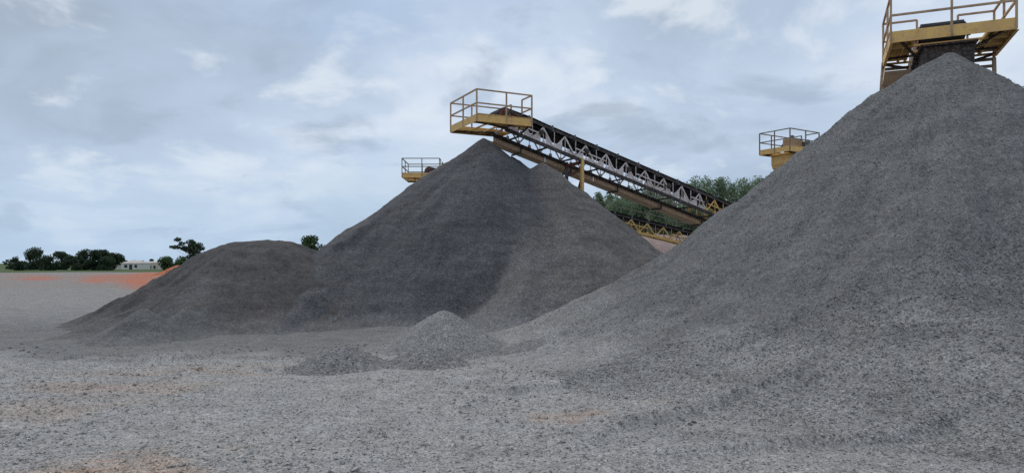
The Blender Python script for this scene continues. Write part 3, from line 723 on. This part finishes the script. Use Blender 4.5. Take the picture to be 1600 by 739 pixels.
ftree(149, 394, 160, 2.0, 'dark tree at the left edge beside the tallest far left tree', 304, clumps=19, n=2600, size=0.26, crown0=0.06, flat=0.85)
ftree(128, 390, 165, 2.6, 'dark broad tree farthest left but two', 305, clumps=11, n=2600, size=0.26, crown0=0.06, flat=0.85)
ftree(96, 394, 170, 2.6, 'dark low tree farthest left but one', 306, clumps=11, n=2600, size=0.26, crown0=0.06, flat=0.85)
ftree(52, 388, 168, 3.0, 'tall dark tree standing farthest left', 307, clumps=11, n=2600, size=0.26, crown0=0.06, flat=0.85)
for i, (u, v, c, lb) in enumerate(((236, 404, 1.6, 'dark round bush above the cream house roofs'), (252, 407.5, 1.6, 'low dark bush next to the white post'),
                                   (262, 404, 2.2, 'green bush left of the airy leaning tree'), (276, 401, 2.6, 'tall green bush under the airy leaning tree'), (289, 402, 2.4, 'green bush right under the airy tree trunk'))):
    ftree(u, v, 245 if i < 2 else 150, c, lb, 320+i, clumps=8, n=900, size=0.3, crown0=0.1, flat=0.85, cat='bush', name='bush', leaf='leafB' if i < 2 else 'leafA')
for i, (u, v, c, lb) in enumerate(((168, 404, 2.0, 'low dark scrub under the dark trees, by the white wall'), (112, 403, 2.2, 'low dark scrub left of the white wall'), (75, 402, 2.3, 'dark scrub between two trees far left'), (25, 403, 2.3, 'dark scrub at the far left end of the trees'))):
    ftree(u, v, 158, c, lb, 380+i, clumps=14, n=1500, size=0.26, crown0=0.03, flat=0.8, cat='bush', name='bush', spread=1.3)
# low bluish wood far beyond the houses
for i, u in enumerate((20, 70, 120, 186, 194, 203, 212, 222, 170)):
    ftree(u, 405.5+(i % 3), 300, 3.0, 'low dim tree in the distant line beyond the houses', 340+i, clumps=7, n=500, size=0.5, crown0=0.1, group='distant low tree line', flat=0.7)
ftree(488, 366, 120, 2.1, 'dense round green tree between brown pile and dark pile', 360, clumps=12, n=1900, size=0.2, leaf='leafA', crown0=0.45)
ftree(464, 380, 125, 0.8, 'small pointed green tree top showing over the brown pile', 361, clumps=6, n=500, size=0.18, leaf='leafA')
ftree(475, 377, 123, 1.0, 'narrow green tree top beside the dense round tree', 362, clumps=6, n=500, size=0.18, leaf='leafA')

# ------------------------------------------------------------------ houses, wall, post, mound and vehicle far left
def house(u0, u1, vtop, Yd, label, wall, depth, roof_h, wins, door=None, gable=True):
    x0 = (u0-CX)/F*Yd; x1 = (u1-CX)/F*Yd; zt = H-(vtop-HY)/F*Yd; xm = (x0+x1)/2; w = (x1-x0)/2; z = gz1(xm, Yd)
    t = empty('house', (xm, Yd, z)); tag(t, label, 'house', 'pale houses far left')
    e = zt-z-roof_h
    m = MB(); m.box((-w, 0, -0.4), (w, depth, e))
    if gable:
        k = len(m.v)
    m.build('wall', wall, t)
    m = MB(); o = 0.25
    k = len(m.v); m.v += [(-w-o, -o, e+0.003), (w+o, -o, e+0.003), (w+o, depth+o, e+0.003), (-w-o, depth+o, e+0.003), (-w*0.45, depth/2, e+roof_h), (w*0.45, depth/2, e+roof_h)]
    m.f += [(k, k+1, k+5, k+4), (k+1, k+2, k+5), (k+2, k+3, k+4, k+5), (k+3, k, k+4), (k+3, k+2, k+1, k)]
    m.build('roof', 'tile', t)
    for (a, b, zz, hh) in wins:
        fr = MB(); fr.box((a-0.06, -0.05, zz-0.06), (b+0.06, 0.02, zz+hh+0.06)); f = fr.build('window', 'white', t)
        g = MB(); g.box((a, -0.062, zz), (b, -0.051, zz+hh)); g.build('pane', 'glass', f)
    if door:
        d = MB(); d.box((door, -0.04, 0.02), (door+0.9, 0.02, 2.05)); d.build('door', 'glass', t)
house(189, 219, 406.5, 215, 'pale house with a light peaked roof, left of the cream houses', 'white', 6, 0.9, [(-1.9, -1.0, 1.1, 0.9), (1.2, 2.0, 1.1, 0.9)], door=-0.4)
house(219, 246, 408.2, 225, 'low cream house with dark windows right of the peaked one', 'cream', 6, 0.5, [(-2.0, -1.2, 1.0, 1.0), (0.0, 0.8, 1.0, 1.0), (1.5, 2.2, 1.0, 1.0)], door=-0.9)
house(246, 264, 411.2, 205, 'small cream house with flat roof beside the white post', 'cream', 5, 0.3, [(-0.8, -0.1, 0.9, 0.8)])
x0, x1 = (140-CX)/F*180, (188-CX)/F*180; xm = (x0+x1)/2; z = gz1(xm, 180)
t = empty('boundary_wall', (xm, 180, z)); tag(t, 'low white wall under the dark trees at the far left', 'wall')
m = MB(); xx = x0-xm
while xx < x1-xm-0.3:
    m.box((xx, 0, -0.3), (xx+1.9, 0.18, 0.95)); xx += 1.95
m.build('wall_panel', 'white', t)
m = MB(); xx = x0-xm
while xx < x1-xm:
    m.box((xx-0.16, -0.06, -0.3), (xx+0.16, 0.24, 1.1)); xx += 1.95
m.build('pillar', 'cream', t)
x, y, zt = P(257, 405, 190); z = gz1(x, y)
m = MB(); m.cyl((0, 0, -0.3), (0, 0, zt-z), 0.16, 0.11, n=10); m.bar((-0.5, 0, zt-z-0.25), (0.5, 0, zt-z-0.25), 0.1)
o = m.build('utility_post', 'white'); o.location = (x, y, z); tag(o, 'thin white post with a crossbar beside the cream houses', 'post')
c_ = P(281, 413.5, 100)
pile('earth_mound', 'bright orange earth mound left of the airy tree', (c_[0], c_[1]), [([c_, P(288, 413, 100)], 0.55, 0.6, 0.0)], (c_[0]-5, c_[0]+6, c_[1]-5, c_[1]+5), 0.2, 'redmound', k=0.2, seed=63)[0]['category'] = 'earth mound'
# ------------------------------------------------------------------ sky, sun, camera
W_ = bpy.data.worlds.new("World"); scene.world = W_; W_.use_nodes = True
nt = W_.node_tree; L = nt.links.new; bg = nt.nodes['Background']; bg.inputs[1].default_value = 0.1
SE, SA = R(58), R(-25)                 # sun height; azimuth from +Y, clockwise positive
sky = N(nt, 'ShaderNodeTexSky'); sky.sky_type = 'NISHITA'; sky.sun_disc = False; sky.sun_elevation = SE; sky.sun_rotation = SA
sky.air_density = 1.0; sky.dust_density = 1.5; sky.ozone_density = 1.2
tc = N(nt, 'ShaderNodeTexCoord')
sp = N(nt, 'ShaderNodeSeparateXYZ'); L(tc.outputs['Generated'], sp.inputs[0])
zc = N(nt, 'ShaderNodeMath', operation='MAXIMUM'); L(sp.outputs[2], zc.inputs[0]); zc.inputs[1].default_value = 0.0
za = N(nt, 'ShaderNodeMath', operation='ADD'); L(zc.outputs[0], za.inputs[0]); za.inputs[1].default_value = 0.32
dv = N(nt, 'ShaderNodeVectorMath', operation='DIVIDE'); L(tc.outputs['Generated'], dv.inputs[0])
cz = N(nt, 'ShaderNodeCombineXYZ'); [L(za.outputs[0], cz.inputs[i]) for i in range(3)]; L(cz.outputs[0], dv.inputs[1])
mp = N(nt, 'ShaderNodeMapping'); L(dv.outputs[0], mp.inputs[0]); mp.inputs['Scale'].default_value = (1.0, 1.05, 0.0); mp.inputs['Location'].default_value = (3.2, 1.7, 0.0)
n1 = N(nt, 'ShaderNodeTexNoise', Scale=1.15, Detail=9.0, Roughness=0.53, Distortion=0.35); L(mp.outputs[0], n1.inputs['Vector'])
n2 = N(nt, 'ShaderNodeTexNoise', Scale=3.3, Detail=8.0, Roughness=0.55, Distortion=0.3); L(mp.outputs[0], n2.inputs['Vector'])
n3 = N(nt, 'ShaderNodeTexNoise', Scale=0.8, Detail=7.0, Roughness=0.5); L(mp.outputs[0], n3.inputs['Vector'])
cloud = ramp(nt, n1.outputs[0], [(0.32, (3.9, 4.7, 5.8)), (0.43, (4.65, 5.7, 7.2)), (0.54, (5.6, 6.65, 8.2)), (0.66, (7.9, 8.6, 9.4))])
cloud = mixc(nt, mapr(nt, n2.outputs[0], 0.53, 0.68, 0, 0.7, True), cloud, (7.8, 8.5, 9.2))
cloud = mixc(nt, mapr(nt, n2.outputs[0], 0.49, 0.33, 0, 0.75, True), cloud, (3.9, 4.75, 5.9))
cover = mapr(nt, n3.outputs[0], 0.33, 0.48, 0.45, 1.0, True)
col = mixc(nt, cover, mixc(nt, 0.5, sky.outputs[0], (3.6, 5.4, 8.0)), cloud)
# thinner, bluer sky low over the horizon
hz_ = mapr(nt, sp.outputs[2], 0.0, 0.2, 0.6, 0.0, True)
col = mixc(nt, hz_, col, (4.6, 6.2, 8.0))
L(col, bg.inputs[0])
sun = bpy.data.lights.new('sun', 'SUN'); sun.energy = 1.4; sun.angle = R(24); sun.color = (1.0, 0.965, 0.92)
so = bpy.data.objects.new('sun', sun); COL.objects.link(so)
from mathutils import Vector
d = Vector((math.sin(SA)*math.cos(SE), math.cos(SA)*math.cos(SE), math.sin(SE)))
so.rotation_euler = d.to_track_quat('Z', 'Y').to_euler(); so.location = (0, 0, 60)

cam = bpy.data.cameras.new('camera'); co = bpy.data.objects.new('camera', cam); COL.objects.link(co)
co.location = (0, 0, H); co.rotation_euler = (R(90), 0, 0)
cam.sensor_width = 36; cam.lens = 36*F/1600; cam.shift_y = (HY-739/2)/1600; cam.clip_start = 0.1; cam.clip_end = 6000
scene.camera = co
vs = scene.view_settings; vs.view_transform = 'Standard'; vs.look = 'None'; vs.exposure = 0; vs.gamma = 1; vs.use_curve_mapping = False
scene.render.engine = 'CYCLES'; scene.cycles.use_denoising = False
scene.cycles.max_bounces = 4; scene.cycles.diffuse_bounces = 2; scene.cycles.glossy_bounces = 2
